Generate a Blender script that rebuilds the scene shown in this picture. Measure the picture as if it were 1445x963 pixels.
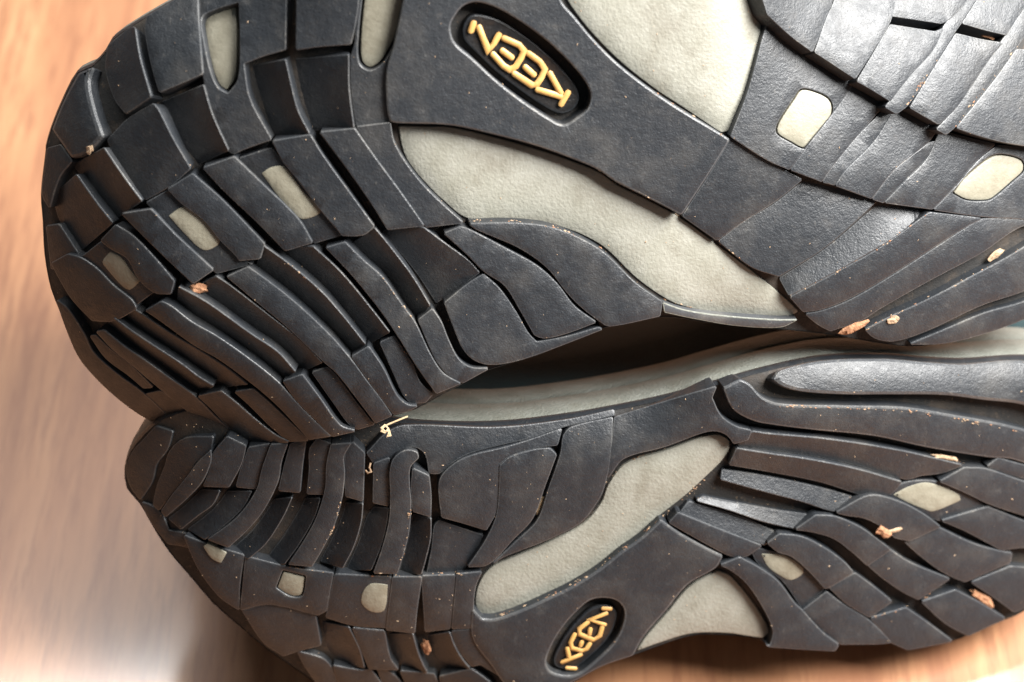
import bpy, bmesh, math, random
from mathutils import Vector, Matrix
from mathutils.geometry import delaunay_2d_cdt

# ------------------------------------------------------------------ camera, world, light
SC = bpy.context.scene
for o in list(bpy.data.objects): bpy.data.objects.remove(o)
S = 0.16e-3            # metres per photo pixel at the shoes
D0 = 0.45              # camera distance
TH = math.radians(50)  # camera looks down by this
FW = Vector((0, math.cos(TH), -math.sin(TH)))
UPV = Vector((0, math.sin(TH), math.cos(TH)))
RT = Vector((1, 0, 0))
TARGET = Vector((0, 0, 0.11))
CAMPOS = TARGET - FW * D0
cam = bpy.data.cameras.new('camera'); camo = bpy.data.objects.new('camera', cam)
SC.collection.objects.link(camo); SC.camera = camo
camo.matrix_world = Matrix.Translation(CAMPOS) @ Matrix((RT, UPV, -FW)).transposed().to_4x4()
cam.sensor_width = 36; cam.lens = 36 * D0 / (1445 * S)
cam.clip_start = 0.02; cam.clip_end = 50
cam.dof.use_dof = True; cam.dof.focus_distance = D0 - 0.006; cam.dof.aperture_fstop = 12

w = bpy.data.worlds.new('World'); SC.world = w; w.use_nodes = True
bg = w.node_tree.nodes['Background']; bg.inputs[0].default_value = (0.80, 0.91, 1.0, 1); bg.inputs[1].default_value = 0.12
SC.view_settings.view_transform = 'Standard'; SC.view_settings.look = 'None'
SC.view_settings.exposure = 0; SC.view_settings.gamma = 1

def area(name, direc, dist, sx, sy, power, col):
    l = bpy.data.lights.new(name, 'AREA'); l.shape = 'RECTANGLE'; l.size = sx; l.size_y = sy
    l.energy = power; l.color = col
    o = bpy.data.objects.new(name, l); SC.collection.objects.link(o)
    d = Vector(direc).normalized(); o.location = TARGET + d * dist
    o.rotation_euler = d.to_track_quat('Z', 'Y').to_euler()
    return o
area('window_light', (0.66, -0.02, 0.75), 0.60, 0.36, 0.34, 19.5, (1.0, 0.985, 0.96))
area('far_window_light', (-0.08, 0.47, 0.88), 1.5, 1.3, 0.24, 27, (1.0, 0.99, 0.97))  # added lamp, not a window: its reflection whitens the varnished table

# ------------------------------------------------------------------ pixel -> place
def ray(u, v): return FW + RT * ((u - 722.5) * S / D0) + UPV * ((481.5 - v) * S / D0)
def place(u, v, d): return CAMPOS + ray(u, v) * (D0 + d * S)
def sm(a, b, x):
    t = max(0.0, min(1.0, (x - a) / (b - a))); return t * t * (3 - 2 * t)
def dA(u, v):
    d = -45 + 0.32 * (v - 600)
    d += 0.15 * (u - 560) * sm(300, 760, u)
    r = math.hypot(u - 410, v - 290)
    d += 0.0032 * max(0, r - 170) ** 2 * sm(480, 240, u)
    if u > 880:
        vs = 250 + (u - 1100) * 0.2
        d += 0.0007 * max(0, v - vs) ** 2 * sm(880, 1050, u)
    d += 0.0016 * max(0, v - 500) ** 2
    d += 0.00040 * max(0, u - 980) ** 2
    d += 0.0010 * max(0, 270 - v) ** 2 * sm(980, 1200, u)
    return d
def dB(u, v):
    d = 0.50 * (v - 600) + 0.15 * (u - 560) * sm(300, 760, u)
    d += 0.0028 * max(0, 340 - u) ** 2
    d += 0.0020 * max(0, v - 800) ** 2 * sm(760, 560, u)
    if u < 1000:
        d += 0.0035 * max(0, 668 - v) ** 2 * sm(480, 600, u) * sm(1010, 860, u)
    d += 0.0075 * max(0, 572 - v) ** 2 * sm(980, 1120, u)
    d += 0.00030 * max(0, u - 980) ** 2
    return d
HS = 1.8      # tread depth
def surf(D, u, v, h=0.0): return place(u, v, D(u, v) - h * HS)
def nrm(D, u, v):
    e = 2.0
    a = surf(D, u + e, v) - surf(D, u - e, v); b = surf(D, u, v - e) - surf(D, u, v + e)
    n = a.cross(b); n.normalize(); return n

TILE = dict(a1=(0,0), a2=(300,0), a3=(0,200), a4=(300,200), a5=(80,400), a6=(400,400), a7=(660,240), a8=(940,240),
            b1=(1084,0), b2=(1084,200), b3=(1084,400), b4=(1084,580), b5=(1084,722), b6=(800,700), b7=(800,500), b8=(560,0),
            c1=(160,580), c2=(460,580), c3=(260,722), c4=(520,722))
def T(t, *pts):
    x, y = TILE[t]; return [(x + p[0] / 4, y + p[1] / 4) for p in pts]

# ------------------------------------------------------------------ materials
def mat(name):
    m = bpy.data.materials.new(name); m.use_nodes = True
    nt = m.node_tree; return m, nt, nt.nodes['Principled BSDF']
def N(nt, t, **kw):
    n = nt.nodes.new(t)
    for k, v in kw.items():
        if k in n.inputs: n.inputs[k].default_value = v
        else: setattr(n, k, v)
    return n
def noise(nt, co, scale, detail=4, rough=0.55):
    n = N(nt, 'ShaderNodeTexNoise', Scale=scale, Detail=detail, Roughness=rough); nt.links.new(co, n.inputs['Vector']); return n
def ramp(nt, fac, stops):
    r = nt.nodes.new('ShaderNodeValToRGB'); nt.links.new(fac, r.inputs[0]); e = r.color_ramp.elements
    while len(e) < len(stops): e.new(0.5)
    for i, (p, c) in enumerate(stops): e[i].position = p; e[i].color = (*c, 1)
    return r
def mix(nt, fac, a, b):
    m = nt.nodes.new('ShaderNodeMix'); m.data_type = 'RGBA'
    for s, x in ((m.inputs[0], fac), (m.inputs[6], a), (m.inputs[7], b)):
        if hasattr(x, 'links'): nt.links.new(x, s)
        else: s.default_value = x if isinstance(x, float) else (*x, 1)
    return m.outputs[2]
def rubber(name, base, dust, worn=0.0, rough=0.42):
    m, nt, p = mat(name)
    co = nt.nodes.new('ShaderNodeNewGeometry').outputs['Position']
    n1 = noise(nt, co, 90, 5, 0.6); n2 = noise(nt, co, 900, 3); n3 = noise(nt, co, 2600, 2, 0.6); n4 = noise(nt, co, 350, 6, 0.7)
    d = ramp(nt, n1.outputs[0], [(0.48, (0, 0, 0)), (0.78, (1, 1, 1))])
    s = ramp(nt, n4.outputs[0], [(0.60, (0, 0, 0)), (0.74, (1, 1, 1))])
    f = nt.nodes.new('ShaderNodeMath'); f.operation = 'MULTIPLY'; nt.links.new(d.outputs[0], f.inputs[0]); f.inputs[1].default_value = 0.42
    c = mix(nt, f.outputs[0], base, dust)
    f2 = nt.nodes.new('ShaderNodeMath'); f2.operation = 'MULTIPLY'; nt.links.new(s.outputs[0], f2.inputs[0]); f2.inputs[1].default_value = 0.28 + worn
    c = mix(nt, f2.outputs[0], c, tuple(x * 1.25 for x in dust))
    mp = N(nt, 'ShaderNodeMapping'); nt.links.new(co, mp.inputs['Vector']); mp.inputs['Rotation'].default_value = (0.4, 0.2, 0.7); mp.inputs['Scale'].default_value = (1, 0.07, 0.6)
    n5 = noise(nt, mp.outputs[0], 1500, 3, 0.6)
    sc = ramp(nt, n5.outputs[0], [(0.64, (0, 0, 0)), (0.74, (.45, .45, .45))])
    c = mix(nt, sc.outputs[0], c, tuple(x * 1.1 for x in dust))
    nt.links.new(c, p.inputs['Base Color'])
    r = ramp(nt, n4.outputs[0], [(0.3, (rough - .06,) * 3), (0.75, (rough + .16,) * 3)])
    nt.links.new(r.outputs[0], p.inputs['Roughness'])
    b1 = N(nt, 'ShaderNodeBump', Strength=0.36, Distance=0.00028); nt.links.new(n3.outputs[0], b1.inputs['Height'])
    b2 = N(nt, 'ShaderNodeBump', Strength=0.25, Distance=0.0005); nt.links.new(n2.outputs[0], b2.inputs['Height']); nt.links.new(b1.outputs[0], b2.inputs['Normal'])
    nt.links.new(b2.outputs[0], p.inputs['Normal'])
    return m
RUB = rubber('black_rubber', (0.0165, 0.019, 0.0225), (0.078, 0.073, 0.066))
EDGE = rubber('scuffed_highlight_edge', (0.050, 0.053, 0.057), (0.21, 0.195, 0.17), 0.3, 0.36)  # lug bevels: scuffed rubber, also paled to paint in the ridge highlights
FLOOR = rubber('dusty_groove_rubber', (0.013, 0.012, 0.011), (0.14, 0.095, 0.06), 0.25, 0.7)

def plain(name, c1, c2, scale, rough, bump=0.15, stain=None, bdist=0.0004):
    m, nt, p = mat(name)
    co = nt.nodes.new('ShaderNodeNewGeometry').outputs['Position']
    n1 = noise(nt, co, scale, 6, 0.6); c = mix(nt, ramp(nt, n1.outputs[0], [(0.3, (0, 0, 0)), (0.7, (1, 1, 1))]).outputs[0], c1, c2)
    if stain:
        n2 = noise(nt, co, scale * 0.35, 5, 0.65)
        c = mix(nt, ramp(nt, n2.outputs[0], [(0.52, (0, 0, 0)), (0.8, (.75, .75, .75))]).outputs[0], c, stain)
    nt.links.new(c, p.inputs['Base Color']); p.inputs['Roughness'].default_value = rough
    n3 = noise(nt, co, 1400, 3)
    b = N(nt, 'ShaderNodeBump', Strength=bump, Distance=bdist); nt.links.new(n3.outputs[0], b.inputs['Height'])
    nt.links.new(b.outputs[0], p.inputs['Normal'])
    return m
GREY = plain('grey_foam', (0.225, 0.22, 0.18), (0.285, 0.28, 0.24), 170, 0.5, 0.4, (0.10, 0.08, 0.05))
PAD = plain('grey_pad_foam', (0.19, 0.175, 0.13), (0.26, 0.245, 0.19), 260, 0.5, 0.25, (0.13, 0.10, 0.06))
MID = plain('grey_midsole_foam', (0.13, 0.135, 0.115), (0.21, 0.215, 0.19), 160, 0.55, 0.6, (0.11, 0.10, 0.07))
UPPER = plain('dark_teal_fabric', (0.004, 0.018, 0.021), (0.006, 0.026, 0.03), 400, 0.8, 0.6)
GOLD = plain('gold_lettering', (0.50, 0.27, 0.075), (0.60, 0.36, 0.13), 500, 0.45, 0.15)
CHIP = plain('wood_crumb', (0.26, 0.17, 0.10), (0.44, 0.31, 0.20), 900, 0.8, 0.8)
RUST = plain('orange_bark', (0.17, 0.065, 0.028), (0.42, 0.22, 0.115), 900, 0.8, 0.8)
STRAW = plain('straw', (0.42, 0.30, 0.17), (0.52, 0.39, 0.23), 900, 0.7, 0.3)
INK = plain('black_logo_floor', (0.010, 0.010, 0.011), (0.018, 0.016, 0.015), 500, 0.35, 0.4, (0.06, 0.035, 0.02))

# ------------------------------------------------------------------ mesh helpers
def link(name, me, parent=None, mats=()):
    o = bpy.data.objects.new(name, me); SC.collection.objects.link(o)
    for m in mats: me.materials.append(m)
    if parent is not None: o.parent = parent
    return o
def resample(pts, hs, step=6.0, corner=40, chop=1.3):
    n = len(pts); P = [Vector(p) for p in pts]
    # drop duplicates
    keep = [i for i in range(n) if (P[i] - P[i - 1]).length > 0.8]
    P = [P[i] for i in keep]; H = [hs[i] for i in keep]; n = len(P)
    sharp = []
    for i in range(n):
        a = (P[i] - P[i - 1]); b = (P[(i + 1) % n] - P[i])
        sharp.append(abs(a.angle_signed(b, 0)) > math.radians(corner))
    out = []
    for i in range(n):
        p0, p1, p2, p3 = P[i - 1], P[i], P[(i + 1) % n], P[(i + 2) % n]
        L = (p2 - p1).length
        m1 = (p2 - p1) if sharp[i] else (p2 - p0) * (L / max(1e-6, L + (p1 - p0).length))
        m2 = (p2 - p1) if sharp[(i + 1) % n] else (p3 - p1) * (L / max(1e-6, L + (p3 - p2).length))
        k = max(1, int(round(L / step)))
        c0 = min(chop, L * .3) / L if sharp[i] else 0
        c1 = 1 - (min(chop, L * .3) / L if sharp[(i + 1) % n] else 0)
        ts = [c0 + (c1 - c0) * j / k for j in range(k)]
        if sharp[(i + 1) % n]: ts.append(c1)
        for t in ts:
            q = p1 * (2*t**3 - 3*t*t + 1) + m1 * (t**3 - 2*t*t + t) + p2 * (-2*t**3 + 3*t*t) + m2 * (t**3 - t*t)
            out.append((q, H[i] * (1 - t) + H[(i + 1) % n] * t))
    return [o[0] for o in out], [o[1] for o in out]
def sarea(P): return 0.5 * sum(P[i - 1].x * P[i].y - P[i].x * P[i - 1].y for i in range(len(P)))
def offset(P, d):   # positive = inwards, P counter-clockwise
    n = len(P); out = []
    for i in range(n):
        a = (P[i] - P[i - 1]); b = (P[(i + 1) % n] - P[i])
        na = Vector((-a.y, a.x)).normalized(); nb = Vector((-b.y, b.x)).normalized()
        m = na + nb
        if m.length < 1e-4: m = na
        m.normalize(); c = max(0.45, m.dot(na))
        out.append(P[i] + m * (d / c))
    return out
def inside(P, q):
    c = False; n = len(P)
    for i in range(n):
        a, b = P[i - 1], P[i]
        if (a.y > q.y) != (b.y > q.y) and q.x < (b.x - a.x) * (q.y - a.y) / (b.y - a.y) + a.x: c = not c
    return c
def mvc(P, H, q):
    n = len(P); ws = 0; hs = 0
    d = [p - q for p in P]; r = [max(1e-6, x.length) for x in d]
    tn = []
    for i in range(n):
        j = (i + 1) % n
        cr = d[i].x * d[j].y - d[i].y * d[j].x; dt = d[i].dot(d[j])
        tn.append(math.tan(0.5 * math.atan2(cr, dt)))
    for i in range(n):
        ww = (tn[i - 1] + tn[i]) / r[i]; ws += ww; hs += ww * H[i]
    return hs / ws if abs(ws) > 1e-9 else H[0]
def fill(P, holes, H, HH, grid):
    vs = list(P); hs = list(H); faces = [list(range(len(P)))]
    k = len(P); hf = []
    for hp, hh in zip(holes, HH):
        hf.append(list(range(len(vs), len(vs) + len(hp)))); vs += hp; hs += hh
    nb = len(vs)
    x0 = min(p.x for p in P); x1 = max(p.x for p in P); y0 = min(p.y for p in P); y1 = max(p.y for p in P)
    y = y0 + grid * .5; row = 0
    while y < y1:
        x = x0 + grid * (.5 if row % 2 else .95)
        while x < x1:
            q = Vector((x, y))
            if inside(P, q) and not any(inside(h, q) for h in holes):
                if min((q - b).length for b in vs[:nb]) > grid * .42:
                    vs.append(q); hs.append(mvc(P, H, q))
            x += grid
        y += grid * .87; row += 1
    rv, re, rf, ov, oe, of = delaunay_2d_cdt(vs, [], faces + hf, 1, 1e-5)
    mp = [o[0] if o else None for o in ov]
    tri = []
    for f in rf:
        c = sum((rv[i] for i in f), Vector((0, 0))) / len(f)
        if any(inside(h, c) for h in holes) or not inside(P, c): continue
        if any(mp[i] is None for i in f): continue
        ids = [mp[i] for i in f]
        a = [vs[i] for i in ids]
        if sarea(a) < 0: ids.reverse()
        tri.append(ids)
    return vs, hs, tri
def lug(name, parent, D, pts, h=16, holes=(), mats=None, bevel=1.5, base=-3, grid=18, bulge=0, draft=0.3, grow=0.9, corner=40):
    if not isinstance(h, (list, tuple)): h = [h] * len(pts)
    pts = [Vector((min(p[0], 1520 + 0.06 * min(0, p[1])), -max(p[1], -82))) for p in pts]
    if sarea(pts) < 0: pts = pts[::-1]; h = list(h)[::-1]
    P, H = resample(pts, h, corner=corner)
    P = offset(P, -grow)
    per = sum((P[i] - P[i - 1]).length for i in range(len(P)))
    b = min(bevel, 0.28 * 2 * abs(sarea(P)) / per)
    loops = [(P, H, 1)]
    for hp in holes:
        q = [Vector((p[0], -p[1])) for p in hp]
        if sarea(q) < 0: q = q[::-1]
        q, _ = resample(q, [0] * len(q), step=4, corner=75); loops.append((q, [mvc(P, H, x) for x in q], -1))
    V = []; F = []; FM = []
    def pt(q, ht, down=0.0):
        u, v = q.x, -q.y
        p = surf(D, u, v, ht)
        if down: p = p - nrm(D, u, v) * (down * S)
        V.append(p); return len(V) - 1
    ins = []
    for (Q, HQ, sg) in loops:
        n = len(Q)
        o0 = offset(Q, -draft * sg); o2 = offset(Q, .3 * b * sg); o3 = offset(Q, b * sg)
        r0 = [pt(o0[i], HQ[i], (HQ[i] - base) * HS) for i in range(n)]
        r1 = [pt(Q[i], HQ[i], b) for i in range(n)]
        r2 = [pt(o2[i], HQ[i], b * .3) for i in range(n)]
        ins.append((o3, HQ, r2, sg))
        for A, B, mi in ((r0, r1, 0), (r1, r2, 1)):
            for i in range(n):
                j = (i + 1) % n
                f = (A[i], A[j], B[j], B[i]); F.append(f if sg > 0 else f[::-1]); FM.append(mi)
    vs, hs, tri = fill(ins[0][0], [x[0] for x in ins[1:]], ins[0][1], [x[1] for x in ins[1:]], grid)
    idx = []
    for q, hh in zip(vs, hs):
        bb = 0
        if bulge:
            dm = min((q - x).length for x in ins[0][0]); bb = bulge * (1 - math.exp(-dm / 14.0))
        idx.append(pt(q, hh + bb))
    for t in tri: F.append(tuple(idx[i] for i in t)); FM.append(0)
    k = 0
    for (o3, HQ, r2, sg) in ins:
        n = len(o3)
        for i in range(n):
            j = (i + 1) % n
            f = (r2[i], r2[j], idx[k + j], idx[k + i]); F.append(f if sg > 0 else f[::-1]); FM.append(1)
        k += n
    me = bpy.data.meshes.new(name); me.from_pydata([tuple(p) for p in V], [], F)
    o = link(name, me, parent, mats or (RUB, EDGE))
    me.polygons.foreach_set('material_index', [min(m, len(me.materials) - 1) for m in FM])
    me.polygons.foreach_set('use_smooth', [True] * len(F))
    me.set_sharp_from_angle(angle=math.radians(24)); me.update()
    return o
def strip(name, parent, D, left, right, hl, hr, **kw):      # a rib between two chains, its own height on each side
    pts = list(left) + list(right)[::-1]
    return lug(name, parent, D, pts, [hl] * len(left) + [hr] * len(right), **kw)
def tube(name, parent, D, pts, h, r, m, seg=8, lift=0):
    P = [surf(D, u, v, h) for u, v in pts]
    # resample polyline finely for round corners
    V = []; F = []
    n = len(P)
    nn = nrm(D, *pts[0])
    rings = []
    for i in range(n):
        t = (P[min(i + 1, n - 1)] - P[max(i - 1, 0)]).normalized()
        s = t.cross(nn).normalized(); k = nn
        cx = 1.0
        if 0 < i < n - 1:
            a = (P[i] - P[i - 1]).normalized(); b = (P[i + 1] - P[i]).normalized(); cx = 1 / max(.6, math.cos(a.angle(b) / 2))
        rings.append([P[i] + (s * math.cos(2*math.pi*j/seg) * cx + k * .45 * math.sin(2*math.pi*j/seg)) * r * S for j in range(seg)])
    e0 = (P[0] - P[1]).normalized() * r * S * .6; e1 = (P[-1] - P[-2]).normalized() * r * S * .6
    c0 = sum(rings[0], Vector()) / seg; c1 = sum(rings[-1], Vector()) / seg
    rings = [[c0 + (x - c0) * .6 + e0 for x in rings[0]]] + rings + [[c1 + (x - c1) * .6 + e1 for x in rings[-1]]]
    for R in rings: V += R
    for i in range(len(rings) - 1):
        for j in range(seg):
            F.append((i*seg + j, i*seg + (j+1) % seg, (i+1)*seg + (j+1) % seg, (i+1)*seg + j))
    F.append(tuple(range(seg))[::-1]); F.append(tuple((len(rings)-1)*seg + j for j in range(seg)))
    me = bpy.data.meshes.new(name); me.from_pydata([tuple(p) for p in V], [], F)
    bm = bmesh.new(); bm.from_mesh(me); bmesh.ops.recalc_face_normals(bm, faces=bm.faces); bm.to_mesh(me); bm.free()
    me.polygons.foreach_set('use_smooth', [True] * len(F)); me.set_sharp_from_angle(angle=math.radians(60))
    return link(name, me, parent, (m,))
def thing(name, label, cat, loc, group=None):
    o = bpy.data.objects.new(name, None); SC.collection.objects.link(o); o.empty_display_size = .01
    o['label'] = label; o['category'] = cat
    if group: o['group'] = group
    return o
def body(parent, D, outline, direc, prof_mid, prof_up, zmin):
    P = [Vector((p[0], -p[1])) for p in outline]
    if sarea(P) < 0: P = P[::-1]
    P, _ = resample(P, [0] * len(P), step=14, corner=70)
    c = sum(P, Vector((0, 0))) / len(P)
    def loft(name, prof, m, cap):
        V = []; F = []; n = len(P)
        for (t, off, sc) in prof:
            Q = offset(P, -off)
            for q, p in zip(Q, P):
                q = c + (q - c) * sc
                w_ = surf(D, p.x, -p.y) + (RT * (q.x - p.x) + UPV * (q.y - p.y)) * S + direc * (t * S)
                if w_.z < zmin: w_.z = zmin + (zmin - w_.z) * 0.02
                V.append(w_)
        for k in range(len(prof) - 1):
            for i in range(n):
                j = (i + 1) % n
                F.append((k*n + i, (k+1)*n + i, (k+1)*n + j, k*n + j))
        if cap:
            b = (len(prof) - 1) * n; F.append(tuple(b + i for i in range(n)))
        me = bpy.data.meshes.new(name); me.from_pydata([tuple(p) for p in V], [], F)
        bm = bmesh.new(); bm.from_mesh(me); bmesh.ops.recalc_face_normals(bm, faces=bm.faces); bm.to_mesh(me); bm.free()
        me.polygons.foreach_set('use_smooth', [True] * len(me.polygons)); me.set_sharp_from_angle(angle=math.radians(50))
        return link(name, me, parent, (m,))
    loft('sole_rim', [(-1, 0, 1), (6, 2.5, 1), (14, 2.5, 1), (18, 0, 1)], RUB, False)
    loft('midsole', prof_mid, MID, False)
    loft('upper', prof_up, UPPER, True)
def sole(parent, D, outline):
    P = [Vector((p[0], -p[1])) for p in outline]
    if sarea(P) < 0: P = P[::-1]
    P, H = resample(P, [0] * len(P), step=10, corner=70)
    vs, hs, tri = fill(P, [], H, [], 16)
    me = bpy.data.meshes.new('sole'); me.from_pydata([tuple(surf(D, q.x, -q.y)) for q in vs], [], [tuple(t) for t in tri])
    me.polygons.foreach_set('use_smooth', [True] * len(tri))
    return link('sole', me, parent, (FLOOR,))

# ------------------------------------------------------------------ outlines
OUT_A = T('a1', (1000,0),(830,95),(740,150),(640,220),(600,290),(520,375),(440,410),(350,580),(290,730),(262,830)) + \
        T('a3', (262,50),(235,300),(245,450),(255,640),(290,830)) + \
        T('a5', (20,160),(60,270),(130,420),(250,560),(400,690),(540,778),(690,838),(930,885),(1070,905),(1310,897)) + \
        T('a6', (0,890),(140,893),(270,870),(420,830),(520,795),(610,748),(740,710),(900,625),(1000,570),(1150,490),(1443,400)) + \
        [(840,466),(935,447),(1000,455),(1100,464),(1140,468),(1180,473),(1250,485),(1300,488),(1380,473),(1445,445),
         (1505,420),(1548,290),(1548,100),(1520,-60),(1380,-115),(1100,-110),(800,-90),(560,-100),(400,-80)]
OUT_B = [(177,662),(185,637),(205,612),(230,592),(300,572),(420,572),(500,585),(585,599),(700,601),(800,590),(875,577),(950,561),(1012,543),(1084,523),(1159,508),(1246,505),
         (1309,510),(1359,512),(1445,507),(1500,515),(1545,580),(1550,680),(1520,790),(1445,862),(1419,874),(1366,896),(1344,904),(1281,915),
         (1261,908),(1186,908),(1178,916),(1084,911),(1072,902),(1025,896),(975,897),(900,922),(850,940),(790,972),(700,998),(600,1003),(520,994),
         (470,982),(440,960),(400,932),(375,915),(340,885),(300,850),(270,815),(240,780),(217,745),(197,710),(180,690)]
ZT = min(surf(dB, u, v).z for u, v in OUT_B) - 0.003     # the table top

# ------------------------------------------------------------------ table
def table():
    m, nt, p = mat('varnished_wood')
    co = nt.nodes.new('ShaderNodeNewGeometry').outputs['Position']
    mp = N(nt, 'ShaderNodeMapping'); nt.links.new(co, mp.inputs['Vector'])
    mp.inputs['Rotation'].default_value = (0, 0, math.radians(-14)); mp.inputs['Scale'].default_value = (1, 0.11, 1)
    n1 = noise(nt, mp.outputs[0], 70, 6, 0.62); n2 = noise(nt, mp.outputs[0], 330, 5, 0.65); n3 = noise(nt, mp.outputs[0], 16, 3, 0.5)
    c1 = ramp(nt, n1.outputs[0], [(0.3, (0.25, 0.105, 0.05)), (0.52, (0.42, 0.205, 0.10)), (0.72, (0.53, 0.285, 0.145))])
    c2 = mix(nt, ramp(nt, n2.outputs[0], [(0.36, (1, 1, 1)), (0.52, (0, 0, 0))]).outputs[0], c1.outputs[0], (0.20, 0.08, 0.04))
    f = nt.nodes.new('ShaderNodeMix'); f.data_type = 'RGBA'; f.inputs[0].default_value = 0.6
    nt.links.new(c1.outputs[0], f.inputs[6]); nt.links.new(c2, f.inputs[7])
    c3 = mix(nt, ramp(nt, n3.outputs[0], [(0.4, (0, 0, 0)), (0.7, (.5, .5, .5))]).outputs[0], f.outputs[2], (0.34, 0.15, 0.08))
    nt.links.new(c3, p.inputs['Base Color']); p.inputs['Roughness'].default_value = 0.42
    p.inputs['Coat Weight'].default_value = 1.0; p.inputs['Coat Roughness'].default_value = 0.12
    b = N(nt, 'ShaderNodeBump', Strength=0.12, Distance=0.0006); nt.links.new(n2.outputs[0], b.inputs['Height']); nt.links.new(b.outputs[0], p.inputs['Normal'])
    me = bpy.data.meshes.new('table_top'); bm = bmesh.new()
    bmesh.ops.create_cube(bm, size=1); bmesh.ops.scale(bm, vec=(2.4, 1.8, 0.03), verts=bm.verts)
    bmesh.ops.translate(bm, vec=(0, 0.35, ZT - 0.015), verts=bm.verts)
    bmesh.ops.bevel(bm, geom=bm.edges[:], offset=0.004, segments=2, affect='EDGES'); bm.to_mesh(me); bm.free()
    o = link('table_top', me, None, (m,)); o['kind'] = 'structure'
table()

# ------------------------------------------------------------------ upper shoe
A = thing('hiking_shoe', 'upper shoe lying sole-out above the other, its oval gold lettering near the top', 'shoe', (0, 0, 0), 'pair of hiking shoes')
sole(A, dA, OUT_A)
nA = Vector((0, -math.cos(math.radians(32)), math.sin(math.radians(32))))
body(A, dA, OUT_A, -nA, [(16, 0, 1), (22, 3, 1), (45, 3, 1), (90, -2, 1), (130, -12, 1)],
     [(125, -14, 1), (200, -30, .97), (330, -50, .88), (450, -70, .74), (520, -80, .55)], ZT + 0.001)
def la(pts, h=16, grow=1.6, **kw): return lug('lug', A, dA, pts, h, grow=grow, **kw)
def ra(left, right, hl=2, hr=18, **kw): return strip('lug', A, dA, left, right, hl, hr, **kw)
q1u = [(107,245),(135,285),(160,315)]; q1s = [(160,315),(185,332),(215,360),(245,397)]; q1l = [(252,405),(292,427),(355,472),(392,497),(417,525)]
q2l = [(305,390),(322,401),(360,430),(400,461),(424,480),(455,512)]
q3l = [(372,347),(407,372),(452,410),(485,447),(516,486)]
r3l = [(442,348),(475,378),(495,400),(525,437),(550,469)]
r5l = [(529,322),(552,350),(582,390),(607,431)]
r6l = [(600,321),(630,345),(660,367),(678,384)]
LRa_l = [(317,391),(360,427),(400,460),(432,490),(455,512),(472,527),(500,562),(527,598)]
LRa_r = [(350,377),(375,395),(410,422),(462,470),(495,507),(517,537),(540,567),(553,587)]
LRb_l = [(457,350),(495,390),(535,440),(560,477),(585,517),(613,556)]
LRb_r = [(487,342),(512,367),(540,392),(572,437),(585,454),(607,500),(625,527),(650,542)]
LRc_l = [(202,439),(220,451),(270,487),(305,507),(350,540),(380,565),(405,590),(433,621)]
LRc_r = [(227,426),(240,432),(270,455),(305,475),(355,510),(392,540),(412,562),(441,592),(467,616)]
def sh(ch, dx, dy): return [(x + dx, y + dy) for x, y in ch]
ra(sh(LRa_l, 3, 0), LRa_r, 17, 17); ra(sh(LRb_l, 3, 0), LRb_r, 17, 17); ra(sh(LRc_l, 3, 0), LRc_r, 17, 17)
# ramped ribs below the pad row
ra([(250,432),(280,458),(315,479),(362,511),(396,538)], q1l, 1, 17)
ra([(266,410),(298,426),(360,471),(398,497),(424,526)], q2l, 1, 16)
ra([(360,380),(380,394),(416,422),(466,468),(496,500)], q3l, 1, 17)
ra([(386,350),(414,370),(458,408),(490,444),(522,485)], r3l, 1, 16)
ra([(495,345),(520,368),(548,393),(576,434),(590,452)], r5l, 1, 17)
ra([(540,325),(560,350),(590,388),(616,428)], [(598,321),(630,345),(660,367),(677,385)], 2, 14)
# rib near the heel end
ra(T('a5',(340,190),(480,310),(640,420),(800,510),(905,580)), T('a5',(440,150),(490,180),(620,268),(840,400),(960,478),(1078,572)), 1, 15)
ra(T('a5',(290,225),(360,290),(480,390),(640,500),(800,600),(850,606)), T('a5',(320,195),(420,270),(540,350),(700,455),(800,530),(885,582)), 4, 17)
la(T('a5',(225,275),(265,270),(370,355),(480,430),(640,545),(780,645),(900,765),(1000,850),(1070,905),(960,890),(840,800),(700,690),(560,575),(420,455),(320,375)), 16)
la(T('a5',(190,300),(215,296),(300,375),(400,450),(480,528),(538,588),(490,592),(400,515),(280,425)), 12)
la(T('a5',(0,100),(60,150),(150,290),(200,390),(330,510),(480,620),(600,730),(690,838),(540,780),(400,692),(250,562),(130,422),(60,270)), 14)
# short lugs along the lower edge
la(T('a5',(500,630),(585,612),(700,690),(850,810),(935,885),(800,868),(700,832),(600,735)), 13)
la(T('a5',(800,640),(925,612),(1010,680),(1120,775),(1230,860),(1305,897),(1080,903),(960,800),(870,705)), 16)
la([(332,554),(357,550),(380,570),(412,600),(430,617),(434,622),(407,623),(380,600),(352,572)], 15)
la([(400,539),(426,530),(450,562),(480,602),(500,609),(469,616),(445,592),(416,562)], 17)
la([(441,526),(462,519),(475,532),(500,566),(524,596),(528,599),(505,606),(494,600),(474,573)], 13)
la([(497,504),(520,490),(540,520),(560,560),(575,573),(588,574),(578,579),(556,585),(543,567),(519,535)], 17)
la([(537,484),(556,475),(570,497),(582,515),(592,540),(610,557),(600,568),(580,569),(570,558),(555,525)], 13)
la([(591,452),(610,437),(622,455),(632,480),(647,508),(665,520),(688,521),(654,540),(636,532),(618,512),(607,490)], 16)
la([(628,428),(660,402),(682,388),(704,408),(728,442),(744,470),(757,484),(800,476),(845,463),(849,465),(760,499),(720,511),(690,514),(670,508),(654,492),(641,462)], 15)
la([(628,330),(650,321),(664,326),(710,350),(757,376),(785,401),(810,433),(840,455),(800,470),(768,477),(755,473),(735,438),(713,403),(684,383),(662,361)], 16)
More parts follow.
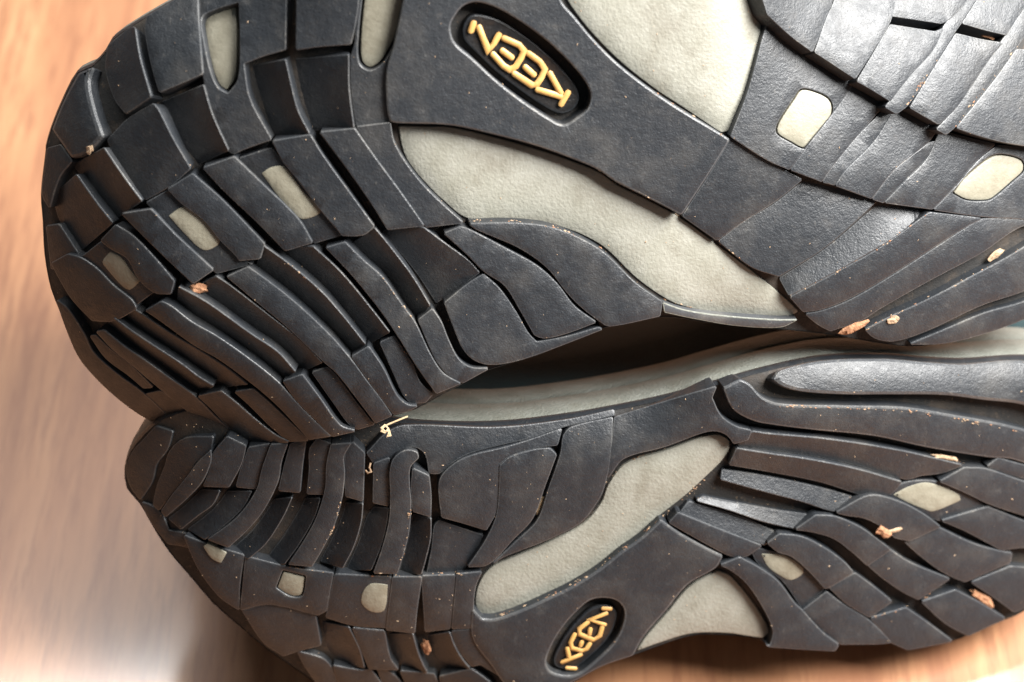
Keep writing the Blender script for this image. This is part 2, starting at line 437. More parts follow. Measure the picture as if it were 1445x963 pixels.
la([(664,317),(722,316),(780,323),(845,353),(897,401),(934,427),(931,446),(860,460),(848,454),(822,434),(802,414),(772,377),(732,349),(672,323)], 16)
# pad row
la(T('a3',(570,560),(650,475),(740,530),(860,650),(980,790),(960,860),(870,850),(780,770),(720,660),(620,600)), 16)
la(T('a3',(290,690),(380,640),(450,660),(540,720),(640,820),(740,900),(765,945),(640,1010),(520,1010),(400,880)), 16)
la(T('a3',(262,480),(330,470),(440,640),(340,690),(290,720)), 10)
la(T('a3',(690,410),(850,385),(1000,540),(1200,725),(1090,800),(900,620)), 17)
la(T('a3',(950,270),(1085,185),(1250,330),(1443,530)) + T('a4',(290,580),(265,660),(150,670)) + T('a3',(1340,650),(1240,550),(1150,440),(1030,350)), 17)
la(T('a3',(1150,150),(1320,90)) + T('a4',(250,215),(480,440),(560,570),(410,615),(270,470),(60,270)), 17)
la(T('a2',(340,800),(550,765)) + T('a4',(620,80),(800,330),(910,480),(850,525),(735,530),(600,370),(480,210),(400,110)), 17)
la(T('a2',(610,750),(800,730)) + T('a4',(920,100),(1060,290),(1190,475),(990,495),(900,350),(760,150)), 17)
la(T('a2',(815,720),(1000,697)) + T('a4',(1020,0),(1080,110),(1180,240),(1300,360),(1410,458),(1205,482),(1075,300),(935,100)), 14)
def grown(pts, g):
    P = [Vector((p[0], -p[1])) for p in pts]
    if sarea(P) < 0: P = P[::-1]
    return [(p.x, -p.y) for p in offset(P, -g)]
def pad(parent, D, pts, h, cell=None, ch=9):
    if cell:
        g = grown(pts, 2.0); C = [Vector((p[0], p[1])) for p in grown(cell, -2.0)]
        ok = all(inside(C, Vector(p)) for p in g)
        lug('pad_cell', parent, D, cell, ch, holes=[g] if ok else [])
        h = ch - 2.5 if ok else ch + 0.7
    return lug('grey_pad', parent, D, pts, h, mats=(PAD, PAD), bulge=0.9, bevel=1.5, grid=8, grow=0, corner=75)
pad(A, dA, T('a4',(275,180),(330,145),(400,140),(440,180),(520,290),(610,370),(600,410),(510,440),(470,420),(370,310)), 9,
    T('a4',(150,95),(330,35),(475,210),(730,528),(572,575),(485,440),(255,210)), 13.5)
pad(A, dA, T('a3',(950,420),(1040,365),(1130,420),(1230,530),(1235,580),(1150,615),(1040,520)), 9,
    T('a3',(825,345),(948,275),(1028,355),(1335,652),(1425,692),(1222,745),(1005,540)), 13.5)
pad(A, dA, T('a3',(575,680),(620,620),(680,650),(740,730),(790,790),(730,840),(690,820),(600,720)), 9,
    T('a3',(455,655),(570,565),(718,662),(865,852),(765,925),(545,722)), 13.5)
# above the pad row
la(T('a1',(830,95),(990,0),(1050,-40),(1110,-30),(1115,100),(1125,250),(1140,415),(1050,455),(900,518),(860,380),(822,180)), 17)
la(T('a1',(610,260),(740,152),(760,160),(785,320),(848,545),(710,640),(650,560),(600,400)), [8,14,18,18,18,12,6,6])
la(T('a1',(350,580),(440,412),(515,382),(490,460),(520,620),(570,770),(470,870),(400,890),(290,730)), 15, bevel=5)
la(T('a3',(268,40),(340,20),(400,110),(330,200),(275,370),(240,300),(252,180)), 12)
P4 = T('a1',(1160,110),(1220,70),(1330,30),(1335,250),(1325,440),(1280,510),(1240,480),(1200,380),(1165,200))
la([(283,-30),(403,-30),(402,70),(370,79),(343,90),(352,140),(382,197),(345,210),(330,217),(322,212),(305,165),(289,118),(284,60)], 14,
   holes=[offset_pts for offset_pts in [T('a1',(1140,100),(1215,55),(1345,15),(1352,250),(1340,450),(1285,528),(1228,490),(1185,385),(1148,210))]])
pad(A, dA, P4, 7)
la(T('a2',(478,-120),(800,-120),(820,0),(800,150),(778,248),(600,262),(474,280)), 18)
P5 = T('a2',(865,-60),(1115,-60),(1060,130),(960,330),(890,380),(845,345),(840,200))
la(T('a2',(835,-160),(1170,-160),(1100,60),(1030,250),(988,400),(983,600),(998,688),(812,712),(785,500),(785,320),(805,250)), 12,
   holes=[T('a2',(855,-90),(1135,-90),(1078,130),(975,340),(890,398),(828,355),(824,200))])
pad(A, dA, P5, 5)
ra(T('a2',(225,372),(262,520),(350,790)), T('a2',(412,338),(430,420),(480,620),(548,756)), 0, 17)
ra(T('a2',(465,335),(497,500),(565,738)), T('a2',(768,312),(770,500),(798,722)), 0, 17)
ra(T('a1',(905,580),(1000,770),(1120,930)), T('a1',(1148,480),(1200,650),(1290,850)), 0, 17)
la([(180,169),(216,147),(222,154),(244,197),(268,238),(240,262),(205,282),(184,257),(167,232),(152,198)], [10,15,17,17,17,14,12,10,9,9])
ra(T('a3',(410,130),(455,190),(550,320),(650,440)), T('a3',(585,35),(720,230),(800,335)), 1, 16)
ra(T('a3',(300,300),(330,430),(440,630)), T('a3',(430,185),(540,340),(635,460)), 1, 13)
# shank with the oval lettering, grey windows on both sides
OV = T('b8',(305,150),(335,85),(380,35),(450,15),(560,45),(700,125),(850,235),(985,365),(1065,465),(1095,540),(1075,615),(1015,665),(940,705),(850,662),(700,562),(560,452),(430,332),(328,240))
la([(585,-70),(770,-70),(790,0),(810,25),(835,55),(872,92),(921,130),(960,156),(1020,192),(1029,198),(1000,245),(962,303),(910,276),(870,256),(845,239),(810,224),(760,206),(697,189),(635,176),(560,173),(551,171),(547,150),(547,100),(558,62)],
   16, holes=[OV], bevel=3, grid=16)
lp = lug('logo_plate', A, dA, T('b8',(375,165),(400,105),(440,85),(560,110),(700,190),(840,300),(950,410),(1020,510),(1025,570),(990,620),(930,640),(850,610),(700,510),(560,400),(440,285),(385,225)), 6, mats=(INK, RUB), bevel=3, corner=75)
def letters(parent, D, t, strokes, h, r):
    for s in strokes: tube('letter_stroke', parent, D, T(t, *s), h, r, GOLD)
letters(lp, dA, 'b8', [[(435,128),(417,178)], [(462,152),(490,225),(517,288),(548,245),(578,195)],
   [(602,216),(690,255),(718,288),(700,330),(672,375),(638,396),(600,372),(540,305)], [(592,285),(650,328)],
   [(740,300),(808,350),(835,392),(815,440),(792,475),(765,484),(660,415)], [(722,378),(775,425)],
   [(862,412),(926,528)], [(792,507),(925,546)], [(968,520),(926,592)]], 8, 4.1)
lug('grey_window', A, dA, [(563,179),(600,180),(635,181),(697,195),(760,213),(810,230),(846,245),(870,262),(910,282),(960,309),(1020,353),(1060,383),(1110,424),(1126,440),(1112,446),(1060,444),(1000,439),(960,430),(937,419),(899,392),(847,344),(781,316),(722,308),(662,308),(627,283),(597,253),(573,220)],
    2, mats=(GREY, GREY), bulge=2.5, bevel=1.5)
lug('grey_window', A, dA, [(780,-70),(800,-5),(816,21),(841,51),(877,87),(925,125),(963,150),(1018,187),(1029,184),(1053,126),(1073,50),(1072,27),(1060,0),(1040,-70)], 3, mats=(GREY, GREY), bulge=2.5, bevel=2)
lug('worn_lip', A, dA, [(936,428),(965,438),(1015,446),(1090,452),(1125,452),(1102,462),(1040,460),(980,450),(938,441)], 10, mats=(EDGE, MID))
# front part: row of big lugs, step with pads, lower ribs
for p, h in ((T('b1',(0,80),(-40,-60),(-60,-240),(360,-240),(370,-40),(350,40),(320,120),(250,290),(130,200)), 25),
             (T('b1',(378,0),(400,-240),(720,-240),(712,0),(688,120),(600,270),(492,442),(268,294),(335,100)), 26),
             (T('b1',(690,142),(945,182),(985,165),(930,280),(800,425),(690,568),(580,500),(505,458)), 25),
             (T('b1',(1000,140),(1130,0),(1290,-240),(1330,-240),(1165,30),(1060,170),(930,380),(790,590),(725,640),(665,605),(800,425),(940,275)), 23.8),
             (T('b1',(1062,192),(1200,225),(1320,245),(1250,330),(1150,480),(1050,620),(962,700),(805,608),(940,385)), 25),
             (T('b1',(1335,215),(1443,60),(1560,-120),(1580,0),(1400,270),(1270,450),(1060,710),(1005,758),(955,730),(1055,622),(1200,405)), 23.8),
             (T('b1',(1404,282),(1500,290),(1640,350),(1640,860),(1500,830),(1330,800),(1170,758),(1068,722),(1284,452)), 25),
             (T('b1',(725,-240),(1260,-240),(1120,0),(1035,95),(980,130),(702,88)), 25),
             (T('b1',(1100,130),(1180,5),(1340,-240),(1640,-240),(1443,40),(1345,195),(1230,168)), 25)): la(p, h, corner=22)
PA1 = T('b1',(150,560),(190,510),(260,520),(340,560),(360,610),(340,690),(270,790),(210,835),(130,800),(55,750),(60,700))
PA2 = T('b2',(1050,290),(1100,220),(1200,130),(1270,85),(1340,80),(1430,110),(1440,160),(1380,220),(1260,320),(1220,330),(1120,325))
for p, h in (([(1032,193),(1057,128),(1078,52),(1087,24),(1146,78),(1205,114),(1178,155),(1137,208),(1114,239),(1084,226)], 12),
             ([(1207,116),(1246,150),(1209,192),(1172,238),(1160,256),(1117,240),(1140,208),(1181,155)], 12),
             ([(1249,155),(1262,162),(1232,200),(1191,243),(1178,261),(1162,257),(1174,238),(1211,193)], 11.2),
             ([(1264,153),(1323,181),(1310,200),(1262,239),(1230,280),(1180,262),(1193,243),(1234,201)], 12),
             ([(1312,202),(1324,200),(1307,224),(1276,255),(1247,286),(1232,281),(1264,240)], 11.2),
             ([(1327,186),(1404,204),(1378,226),(1343,267),(1316,295),(1250,286),(1278,257),(1309,225)], 12),
             ([(1408,206),(1480,212),(1600,220),(1600,320),(1445,309),(1384,305),(1319,296),(1346,268),(1381,228)], 12)):
    Pv = [Vector(x) for x in p]
    la(p, corner=22, h=[max(4, h - 3 if v < 200 + (u - 1220) * .3 else h) for u, v in p], holes=[grown(q, 1.6) for q in (PA1, PA2) if inside(Pv, Vector(q[3]) * .5 + Vector(q[8]) * .5)])
pad(A, dA, PA1, 8.5)
pad(A, dA, PA2, 9)
la([(1031,197),(1084,229),(1113,244),(1131,254),(1092,285),(1051,311),(1012,339),(964,305),(1001,248)], 8)
la([(1015,341),(1052,313),(1094,288),(1134,256),(1180,266),(1236,285),(1165,348),(1099,390),(1060,376)], [6,3,1,0,0,6,10,11,9])
la([(1101,393),(1167,351),(1238,290),(1308,300),(1295,312),(1240,348),(1177,384),(1114,417)], [2,1,0,2,10,12,12,12])
la([(1116,420),(1178,387),(1242,351),(1312,301),(1384,309),(1359,322),(1309,354),(1259,386),(1200,420),(1160,436),(1134,440)], 12)
la([(1138,444),(1163,439),(1203,423),(1261,389),(1311,357),(1362,324),(1388,310),(1500,316),(1445,318),(1384,357),(1309,397),(1244,434),(1215,452),(1172,467),(1155,458)], 11)
la([(1222,466),(1260,447),(1310,424),(1356,400),(1450,347),(1560,290),(1560,370),(1450,408),(1384,431),(1309,466),(1262,481),(1235,477)], 11)
la([(1286,486),(1330,468),(1390,443),(1450,425),(1540,385),(1540,410),(1445,450),(1384,472),(1334,484)], 8)

# ------------------------------------------------------------------ lower shoe
B = thing('hiking_shoe', 'lower shoe lying sole-out beneath the other, resting on the wooden table', 'shoe', (0, 0, 0), 'pair of hiking shoes')
sole(B, dB, OUT_B)
dirB = Vector((0, 0.86, -0.51)).normalized()
body(B, dB, OUT_B, dirB, [(16, 0, 1), (24, 4, 1), (50, 5, 1), (80, 3, 1), (84, 1.5, 1), (90, 3.5, 1), (140, 1, 1), (175, -8, 1)],
     [(168, -6, 1), (240, 4, 1), (360, 4, 1), (480, -30, .9), (540, -80, .6)], ZT + 0.001)
def lb(pts, h=16, grow=1.6, **kw): return lug('lug', B, dB, pts, h, grow=grow, **kw)
def rb(left, right, hl=2, hr=16, **kw): return strip('lug', B, dB, left, right, hl, hr, **kw)
rb([(382,628),(370,662),(362,692),(335,730),(293,762)], [(406,626),(397,652),(392,680),(372,720),(350,747),(322,773)], 16, 16)
rb([(467,628),(461,655),(459,690),(447,730),(430,762),(407,797)], [(495,626),(485,645),(486,670),(482,705),(470,745),(452,780),(440,800)], 16, 16)
lb([(555,650),(565,640),(576,636),(588,639),(590,646),(578,660),(577,685),(579,712),(576,752),(567,787),(560,809),(528,809),(540,775),(550,735),(552,700),(551,668)], 16)
rb([(277,655),(265,672),(242,700),(227,722)], [(297,636),(297,652),(285,680),(262,705),(233,730)], 14, 14)
for p, h in ((T('c1',(560,250),(640,150),(745,200),(720,300),(650,430),(510,425),(548,330)), 13),
             (T('c1',(765,210),(880,190),(838,330),(800,440),(695,428),(722,330)), 13),
             (T('c1',(1000,190),(1085,160),(1065,300),(1050,460),(935,450),(962,330)), 14),
             (T('c1',(1110,220),(1150,160),(1225,190),(1200,320),(1188,470),(1095,468),(1108,330)), 13),
             (T('c2',(112,250),(150,180),(215,240),(210,380),(206,508),(114,483)), 14),
             (T('c2',(272,300),(355,270),(362,400),(352,536),(268,518)), 12),
             (T('c2',(492,330),(580,372),(590,480),(588,596),(494,568),(484,440)), 15)): lb(p, h)
lb(T('c1',(75,330),(105,240),(185,150),(240,90),(330,120),(300,220),(240,300),(215,400),(150,500),(95,420)), 3)
lb(T('c1',(320,230),(400,160),(560,150),(540,230),(465,285),(415,365),(325,470),(255,560),(225,530),(250,420),(290,320)), [3,5,7,8,8,7,5,4,3,3,3])
lb(T('c1',(160,520),(215,540),(270,590),(310,680),(420,700),(500,740),(470,780),(380,760),(310,750),(230,650)), 3)
def rmp(t, left, right, hl, hr): rb(T(t, *left), T(t, *right), hl, hr)
rmp('c1', [(310,610),(400,540),(500,445)], [(380,670),(480,590),(560,530),(600,452)], 2, 12)
rmp('c1', [(420,670),(560,560),(645,455)], [(515,728),(640,635),(735,540),(780,455)], 2, 13)
rmp('c1', [(665,785),(775,685),(865,570),(905,500)], [(760,838),(860,750),(955,605),(1008,492)], 1, 14)
rmp('c1', [(855,848),(965,700),(1045,570),(1085,495)], [(965,868),(1050,750),(1135,600),(1168,495)], 1, 14)
rmp('c2', [(-30,850),(50,690),(95,590),(110,520)], [(95,888),(155,770),(198,630),(208,525)], 1, 15)
rmp('c2', [(115,898),(185,740),(232,600),(270,545)], [(255,900),(308,770),(340,650),(354,550)], 1, 14)
rmp('c2', [(412,905),(445,800),(474,690),(490,585)], [(538,925),(560,850),(590,720),(593,608)], 1, 15)
lb(T('c2',(640,622),(750,660),(885,705),(800,860),(765,905),(570,925),(600,780),(615,650)), 7)
KB = [(620,690),(624,672),(647,652),(672,642),(710,633),(750,621),(792,606),(786,628),(755,632),(720,643),(705,654),(703,690),(699,723),(686,748),(650,737),(624,730)]
lb(KB, 13)
lb(T('c2',(985,310),(1040,265),(1180,222),(1265,215),(1298,250),(1235,420),(1165,605),(1055,725),(915,865),(805,880),(905,730),(966,590),(982,430)), 14)
lb([(792,640),(796,615),(806,604),(864,590),(860,650),(851,690),(843,707),(819,737),(771,762),(710,786),(697,795),(729,765),(759,735),(775,690)], 14)
lb([(518,640),(545,612),(572,601),(700,604),(800,593),(866,579),(866,586),(800,601),(750,617),(670,637),(645,648),(620,668),(606,668),(601,642),(590,632),(576,631),(562,636),(548,650),(528,655)], 10, bevel=2)
lb([(868,589),(950,564),(1010,547),(1004,562),(1017,588),(1038,603),(1060,609),(1055,621),(1036,626),(1028,615),(1012,608),(993,610),(938,630),(880,647),(858,674),(862,640)], 14)
lug('grey_window', B, dB, [(1028,622),(1029,632),(1018,650),(1000,668),(965,700),(928,729),(898,755),(873,773),(843,797),(805,822),(768,840),(730,857),(695,868),(681,868),(673,856),(674,834),(682,815),(695,801),(712,793),(773,767),(822,742),(849,711),(860,684),(884,655),(940,637),(995,617),(1015,615)],
    3, mats=(GREY, GREY), bulge=2.5, bevel=1.5)
OVB = T('c4',(1320,492),(1400,507),(1443,560),(1432,650),(1382,742),(1282,842),(1182,918),(1100,928),(1026,902),(1005,850),(1036,760),(1098,658),(1178,567),(1250,507))
lb([(667,862),(680,876),(698,876),(734,864),(772,847),(809,829),(847,805),(877,781),(903,763),(933,736),(960,755),(1000,777),(1019,786),(1010,801),(970,825),(938,863),(908,898),(893,925),(850,940),(795,969),(740,990),(712,965),(693,938),(675,915),(666,895)],
   14, holes=[OVB], bevel=3, grid=16)
lpb = lug('logo_plate', B, dB, T('c4',(1320,535),(1375,540),(1400,580),(1385,650),(1340,730),(1260,810),(1170,880),(1100,890),(1055,870),(1050,830),(1080,760),(1130,680),(1200,600),(1260,550)), 6, mats=(INK, RUB), bevel=3, corner=75)
letters(lpb, dB, 'c4', [[(1322,548),(1368,550)], [(1345,575),(1250,612),(1335,640)],
   [(1320,650),(1306,702),(1270,726),(1192,694),(1190,662),(1240,625)], [(1252,662),(1246,696)],
   [(1250,745),(1232,775),(1205,788),(1148,772),(1140,740),(1165,692)], [(1204,735),(1196,760)],
   [(1122,772),(1132,826)], [(1092,852),(1200,808)], [(1118,884),(1170,888)]], 8, 3.4)
lug('grey_window', B, dB, [(1013,807),(1029,813),(1058,846),(1081,881),(1085,893),(1077,900),(1060,898),(1025,893),(975,894),(930,907),(900,918),(912,900),(942,866),(974,829)], 3, mats=(GREY, GREY), bulge=2, bevel=2)
# pad row of the lower shoe
PBS = [T('c3',(105,200),(130,180),(240,235),(205,295),(150,265)), T('c3',(560,340),(680,370),(660,470),(600,475),(525,430)),
       T('c3',(1050,410),(1150,415),(1130,560),(1060,570),(1000,520),(1010,450))]
for p, h in ((T('c3',(0,140),(100,178),(260,228),(335,250),(310,420),(308,555),(200,480),(80,320)), 11),
             (T('c3',(348,258),(590,318),(838,352),(800,560),(755,585),(480,523),(320,555)), 12),
             (T('c3',(852,358),(1050,368),(1165,372),(1138,655),(960,643),(802,598)), 12),
             (T('c3',(1178,374),(1338,374),(1310,560),(1298,686),(1142,668)), 13),
             (T('c4',(303,368),(488,362),(470,560),(458,662),(322,678)), 12),
             (T('c4',(502,358),(635,345),(600,430),(588,560),(588,656),(472,662)), 13),
             (T('c3',(330,562),(480,532),(738,592),(768,755),(640,788),(560,815),(450,740)), 10),
             (T('c3',(952,662),(1128,678),(1160,830),(1205,895),(1045,888),(992,760)), 12),
             (T('c4',(472,678),(588,668),(600,740),(680,850),(755,935),(630,862),(582,875),(502,770)), 12),
             (T('c3',(642,795),(778,835),(828,885),(880,1000),(800,1040),(680,870)), 9),
             (T('c3',(842,875),(1005,903),(1048,893),(1130,1000),(1120,1060),(900,1040)), 10),
             (T('c3',(1082,866),(1188,933),(1240,1000),(1240,1060),(1150,1040)), 9),
             (T('c4',(182,905),(368,922),(400,1000),(390,1060),(250,1060)), 10),
             (T('c4',(402,935),(578,893),(700,985),(720,1040),(430,1060)), 11)):
    C = [Vector(x) for x in grown(p, -1.5)]
    lb(p, h, holes=[grown(q, 1.5) for q in PBS if all(inside(C, Vector(x)) for x in grown(q, 1.5))])
rmp('c3', [(775,625),(805,765),(905,858)], [(930,655),(990,780),(1018,885)], 0, 12)
rmp('c3', [(1150,695),(1168,780),(1205,878),(1300,925)], [(1290,692),(1320,800),(1350,870),(1372,910)], 0, 13)
rmp('c4', [(332,702),(355,800),(425,868),(530,912)], [(458,684),(490,770),(540,850),(572,885)], 0, 13)
for q, h in zip(PBS, (12.5, 10.5, 12.8)): pad(B, dB, q, h)
# front part of the lower shoe
lb([(1092,536),(1102,523),(1159,509),(1246,506),(1309,511),(1359,514),(1445,509),(1560,540),(1560,600),(1445,572),(1390,565),(1334,558),(1259,557),(1192,557),(1134,553),(1107,546)], 16, bevel=6)
lb([(1022,549),(1045,537),(1057,543),(1075,562),(1100,572),(1184,575),(1274,577),(1334,586),(1445,608),(1570,640),(1560,680),(1430,648),(1396,645),(1309,631),(1234,615),(1146,606),(1090,599),(1062,593),(1035,577)], 14, bevel=3)
lb([(1045,625),(1062,610),(1084,613),(1171,621),(1271,637),(1357,657),(1330,667),(1300,671),(1278,676),(1209,656),(1146,643),(1084,634),(1042,629)], [12,14,14,14,14,14,12,11,10,8,8,8,9])
lb([(1040,634),(1084,641),(1146,650),(1209,663),(1272,681),(1257,697),(1234,700),(1219,699),(1159,680),(1084,665),(1030,656)], [12,14,14,14,14,12,11,9,8,8,9])
lb([(1020,664),(1084,674),(1159,690),(1212,705),(1199,716),(1181,722),(1130,707),(1084,695),(1018,677)], [5,5,5,6,10,11,11,11,9])
lb([(992,702),(1050,713),(1100,722),(1143,728),(1134,739),(1122,746),(1078,736),(1030,720),(984,707)], [5,5,5,6,9,11,11,11,8])
lb([(972,709),(1050,732),(1096,753),(1079,769),(1025,749),(962,722)], [5,5,6,11,11,8])
lb([(957,725),(1012,747),(1074,771),(1050,786),(1030,784),(1000,769),(945,738)], 13)
for t, p, h in (('b4', [(390,575),(545,490),(620,482),(760,525),(880,590),(968,655),(800,733),(720,716),(640,650),(540,603),(440,588)], 15),
             ('b4', [(160,670),(270,594),(380,602),(520,662),(620,732),(688,785),(562,872),(480,798),(370,718),(240,680)], 15),
             ('b5', [(0,180),(65,132),(190,148),(330,218),(430,292),(478,345),(345,428),(325,435),(215,318),(130,250),(60,228)], 15),
             ('b5', [(195,562),(330,458),(430,532),(560,612),(695,738),(620,746),(410,748),(300,668)], 12),
             ('b5', [(350,432),(490,352),(600,432),(696,510),(572,596),(445,520)], 13),
             ('b5', [(562,300),(682,215),(800,292),(1022,382),(850,496),(762,452),(645,372)], 13),
             ('b5', [(775,172),(960,92),(1150,182),(1310,228),(1375,238),(1365,288),(1112,396),(1000,348),(862,250)], 13),
             ('b4', [(985,622),(1240,545),(1443,625),(1640,690),(1640,800),(1443,770),(1322,786),(1105,672)], 13),
             ('b4', [(975,400),(1110,325),(1230,332),(1443,402),(1640,450),(1640,640),(1443,588),(1245,522),(1105,455)], 15),
             ('b4', [(1300,270),(1443,310),(1640,350),(1640,420),(1443,380),(1240,315)], 13),
             ('b5', [(582,604),(778,548),(900,632),(1036,733),(790,780),(702,742)], 12),
             ('b5', [(872,512),(1058,448),(1200,522),(1335,605),(1130,700),(1002,630)], 12),
             ('b5', [(1152,402),(1370,314),(1560,330),(1640,380),(1560,480),(1443,545),(1390,566),(1285,490)], 12)): lb(T(t, *p), h, corner=24)
lb(T('b6',(872,392),(975,352),(1080,408),(1190,488),(1290,618)) + T('b5',(188,560),(300,682),(396,755),(375,786),(180,775),(0,762)) + T('b6',(1150,848),(1168,760),(1105,620),(1015,490),(930,420)), 15)
pad(B, dB, T('b5',(-40,240),(50,240),(110,255),(200,320),(200,350),(130,390),(60,360),(0,315)), 12, T('b5',(-100,200),(40,232),(130,262),(215,330),(318,440),(192,550),(80,390),(-60,290)), 9)
pad(B, dB, T('b4',(705,475),(790,430),(890,405),(990,430),(1080,475),(1090,505),(1050,525),(930,570),(890,560),(790,520)), 13,
    T('b4',(640,472),(780,405),(960,402),(1100,462),(1230,542),(982,620),(880,585),(760,520)), 10)

# ------------------------------------------------------------------ bits caught in the tread
rnd = random.Random(5)
def chip(name, label, D, u, v, h, L, W, ang, m, group='bits caught in the tread'):
    bm = bmesh.new(); bmesh.ops.create_icosphere(bm, subdivisions=2, radius=1)
    for x in bm.verts:
        k = 1 + rnd.uniform(-.32, .32); x.co = Vector((x.co.x * L / 2 * k, x.co.y * W / 2 * k, x.co.z * min(L, W) * .3 * k))
    n = nrm(D, u, v); t = (RT * math.cos(ang) - UPV * math.sin(ang)); t = (t - n * t.dot(n)).normalized(); s = n.cross(t)
    M = Matrix((t, s, n)).transposed()
    c = surf(D, u, v, h)
    for x in bm.verts: x.co = c + M @ (x.co * S)
    me = bpy.data.meshes.new(name); bm.to_mesh(me); bm.free()
    o = link(name, me, None, (m,)); o['label'] = label; o['category'] = 'debris'; o['group'] = group
chip('bark_chip', 'rust-brown bark chip wedged below the second grey pad of upper sole', dA, 280, 408, 10, 24, 14, .1, RUST)
chip('bark_chip', 'small tan chip in the cut near the rounded left end of upper sole', dA, 127, 211, 14, 15, 11, -.6, CHIP)
chip('bark_chip', 'orange bark flake in the groove at the top right corner', dA, 1393, 50, 12, 30, 9, .15, RUST)
chip('bark_chip', 'orange bark flake at the lower edge of upper sole, right of grey window', dA, 1204, 463, 10, 44, 14, -.45, RUST)
chip('bark_chip', 'pale smear of wood just right of the orange flake on upper sole edge', dA, 1260, 451, 11, 20, 12, -.2, CHIP)
chip('bark_chip', 'tan splinter in the long groove at the right edge of upper sole', dA, 1405, 360, 6, 28, 10, -.5, CHIP)
chip('bark_chip', 'crumbled brown chip on arched lug of lower sole, lower right', dB, 1246, 750, 15, 26, 16, .5, RUST)
chip('bark_chip', 'tan crumb strip beside the crumbled chip on lower sole', dB, 1264, 748, 15, 24, 7, -.05, CHIP)
chip('bark_chip', 'long orange-brown bark strip between edge lugs at bottom right', dB, 1386, 845, 8, 54, 15, .65, RUST)
chip('bark_chip', 'orange bark sliver between bottom edge lugs of lower sole, left of lettering', dB, 601, 912, 7, 14, 32, -.2, RUST)
chip('bark_chip', 'pale wood splinter in tongue-shaped groove of lower sole', dB, 762, 712, 8, 8, 34, .35, STRAW)
chip('bark_chip', 'tan splinter in the upper groove at right of lower sole', dB, 1335, 646, 12, 46, 7, .28, CHIP)
# knotted straw thread hanging where the two soles meet
th = [(575,588),(560,594),(548,599),(541,603),(538,609),(543,611),(548,605),(543,600),(538,604),(543,609),(549,608),(548,613),(546,616),(551,615),(549,607)]
t_ = tube('straw_thread', None, lambda u, v: -75.0, th, 0, 1.1, STRAW, 6); t_['label'] = 'knotted straw thread hanging where the two soles meet'; t_['category'] = 'thread'
t_ = tube('straw_fibre', None, dB, [(516,664),(519,668),(524,666),(521,660),(523,654)], 17, 1.2, CHIP, 6); t_['label'] = 'tiny curled orange fibre on a rib of lower sole'; t_['category'] = 'fibre'
# countless crumbs
def crumbs(name, D, poly, count, hmax, sz, m, label):
    P = [Vector(p) for p in poly]; x0 = min(p.x for p in P); x1 = max(p.x for p in P); y0 = min(p.y for p in P); y1 = max(p.y for p in P)
    V = []; F = []
    dg = bpy.context.evaluated_depsgraph_get()
    k = 0
    while k < count:
        u, v = rnd.uniform(x0, x1), rnd.uniform(y0, y1)
        if not inside(P, Vector((u, v))): continue
        d = ray(u, v).normalized()
        hit, loc, n, _, ob, _ = SC.ray_cast(dg, CAMPOS, d)
        if not hit or ob.name.split('.')[0] not in ('lug', 'sole', 'grey_window', 'pad_cell'): continue
        if ob.name.startswith('lug') and rnd.random() < .35: continue
        k += 1
        r = sz * rnd.uniform(.35, 1) ** 1.6 * S * (1.5 if rnd.random() < .06 else 1)
        a = Vector((rnd.gauss(0, 1), rnd.gauss(0, 1), rnd.gauss(0, 1))).normalized(); b = n.cross(a).normalized(); c = n.cross(b)
        el = rnd.uniform(1, 2.6); b0 = len(V)
        for q in (b * el, c * .8, -b * el * .8, -c, n * .9, -n * .5): V.append(loc + q * r)
        F += [(b0, b0+1, b0+4), (b0+1, b0+2, b0+4), (b0+2, b0+3, b0+4), (b0+3, b0, b0+4), (b0+1, b0, b0+5), (b0+2, b0+1, b0+5), (b0+3, b0+2, b0+5), (b0, b0+3, b0+5)]
    me = bpy.data.meshes.new(name); me.from_pydata([tuple(p) for p in V], [], F)
    o = link(name, me, None, (m,)); o['kind'] = 'stuff'; o['label'] = label; o['category'] = 'crumbs'
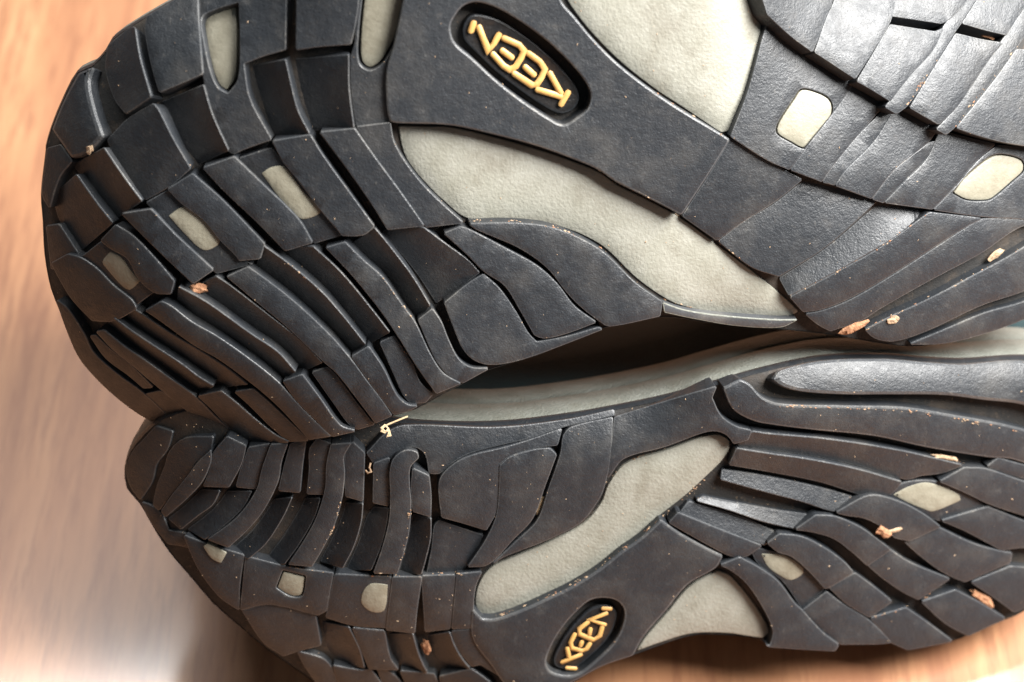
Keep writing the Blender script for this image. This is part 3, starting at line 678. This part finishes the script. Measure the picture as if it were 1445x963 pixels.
def grit(name, chains, count, sz, label):
    dg = bpy.context.evaluated_depsgraph_get(); V = []; F = []
    segs = [(a, b) for ch in chains for a, b in zip(ch, ch[1:])]; wt = [math.dist(a, b) for a, b in segs]
    cl = [rnd.random() for _ in range(26)]
    for k in range(count):
        (a, b) = rnd.choices(segs, wt)[0]; t = min(1, max(0, rnd.choice(cl) + rnd.gauss(0, .06)))
        u = a[0] + (b[0] - a[0]) * t + rnd.gauss(0, 1.1); v = a[1] + (b[1] - a[1]) * t + rnd.gauss(0, 1.1)
        hit, loc, n, _, ob, _ = SC.ray_cast(dg, CAMPOS, ray(u, v).normalized())
        if not hit or ob.name.startswith('table'): continue
        r = sz * rnd.uniform(.3, 1) ** 1.5 * S; d = (RT * (b[0] - a[0]) - UPV * (b[1] - a[1])).normalized()
        c = n.cross(d).normalized(); el = rnd.uniform(1, 3); b0 = len(V)
        for q in (d * el, c * .8, -d * el * .8, -c, n * .8, -n * .6): V.append(loc + q * r)
        F += [(b0, b0+1, b0+4), (b0+1, b0+2, b0+4), (b0+2, b0+3, b0+4), (b0+3, b0, b0+4), (b0+1, b0, b0+5), (b0+2, b0+1, b0+5), (b0+3, b0+2, b0+5), (b0, b0+3, b0+5)]
    me = bpy.data.meshes.new(name); me.from_pydata([tuple(p) for p in V], [], F)
    o = link(name, me, None, (CHIP, RUST)); o['kind'] = 'stuff'; o['label'] = label; o['category'] = 'grit'
    me.polygons.foreach_set('material_index', [(i // 8) % 3 == 0 for i in range(len(F))])
bpy.context.view_layer.update()
grit('packed_grit', [[(662,312),(722,311),(781,319),(846,348),(898,396),(936,423),(1000,442)], [(845,241),(870,258),(910,279),(960,306)], [(921,128),(1019,190)], [(1014,341),(1062,380)],
   LRb_r[2:5], q3l[1:3], LRb_l[3:5], [(1115,419),(1178,386),(1241,350),(1310,300)], [(1220,466),(1258,446),(1354,399),(1440,350)], T('b1',(790,590),(1060,180)), T('b1',(1060,710),(1400,275))], 230, 1.5, 'grit packed into the grooves of the upper sole')
grit('packed_grit', [[(698,869),(733,860),(770,843),(807,826),(845,801),(875,777),(902,759),(930,732),(968,702),(1020,652),(1030,632)], [(857,680),(882,651),(938,633)], [(482,705),(470,745),(452,780)],
   [(579,712),(576,752),(567,787)], [(1100,573),(1184,576),(1274,579),(1334,588),(1440,610)], [(1300,634),(1360,655)], T('c3',(580,308),(780,340)), T('c3',(1050,360),(1340,365)), T('c4',(350,350),(520,350)),
   T('b5',(575,600),(780,540)), T('b5',(850,505),(1040,400))], 300, 1.5, 'grit packed into the grooves of the lower sole')
crumbs('dirt_crumbs', dA, OUT_A, 260, 18, 1.0, CHIP, 'tan dirt crumbs scattered over the upper sole')
crumbs('dirt_crumbs', dB, OUT_B, 320, 18, 1.1, CHIP, 'tan dirt crumbs scattered over the lower sole')
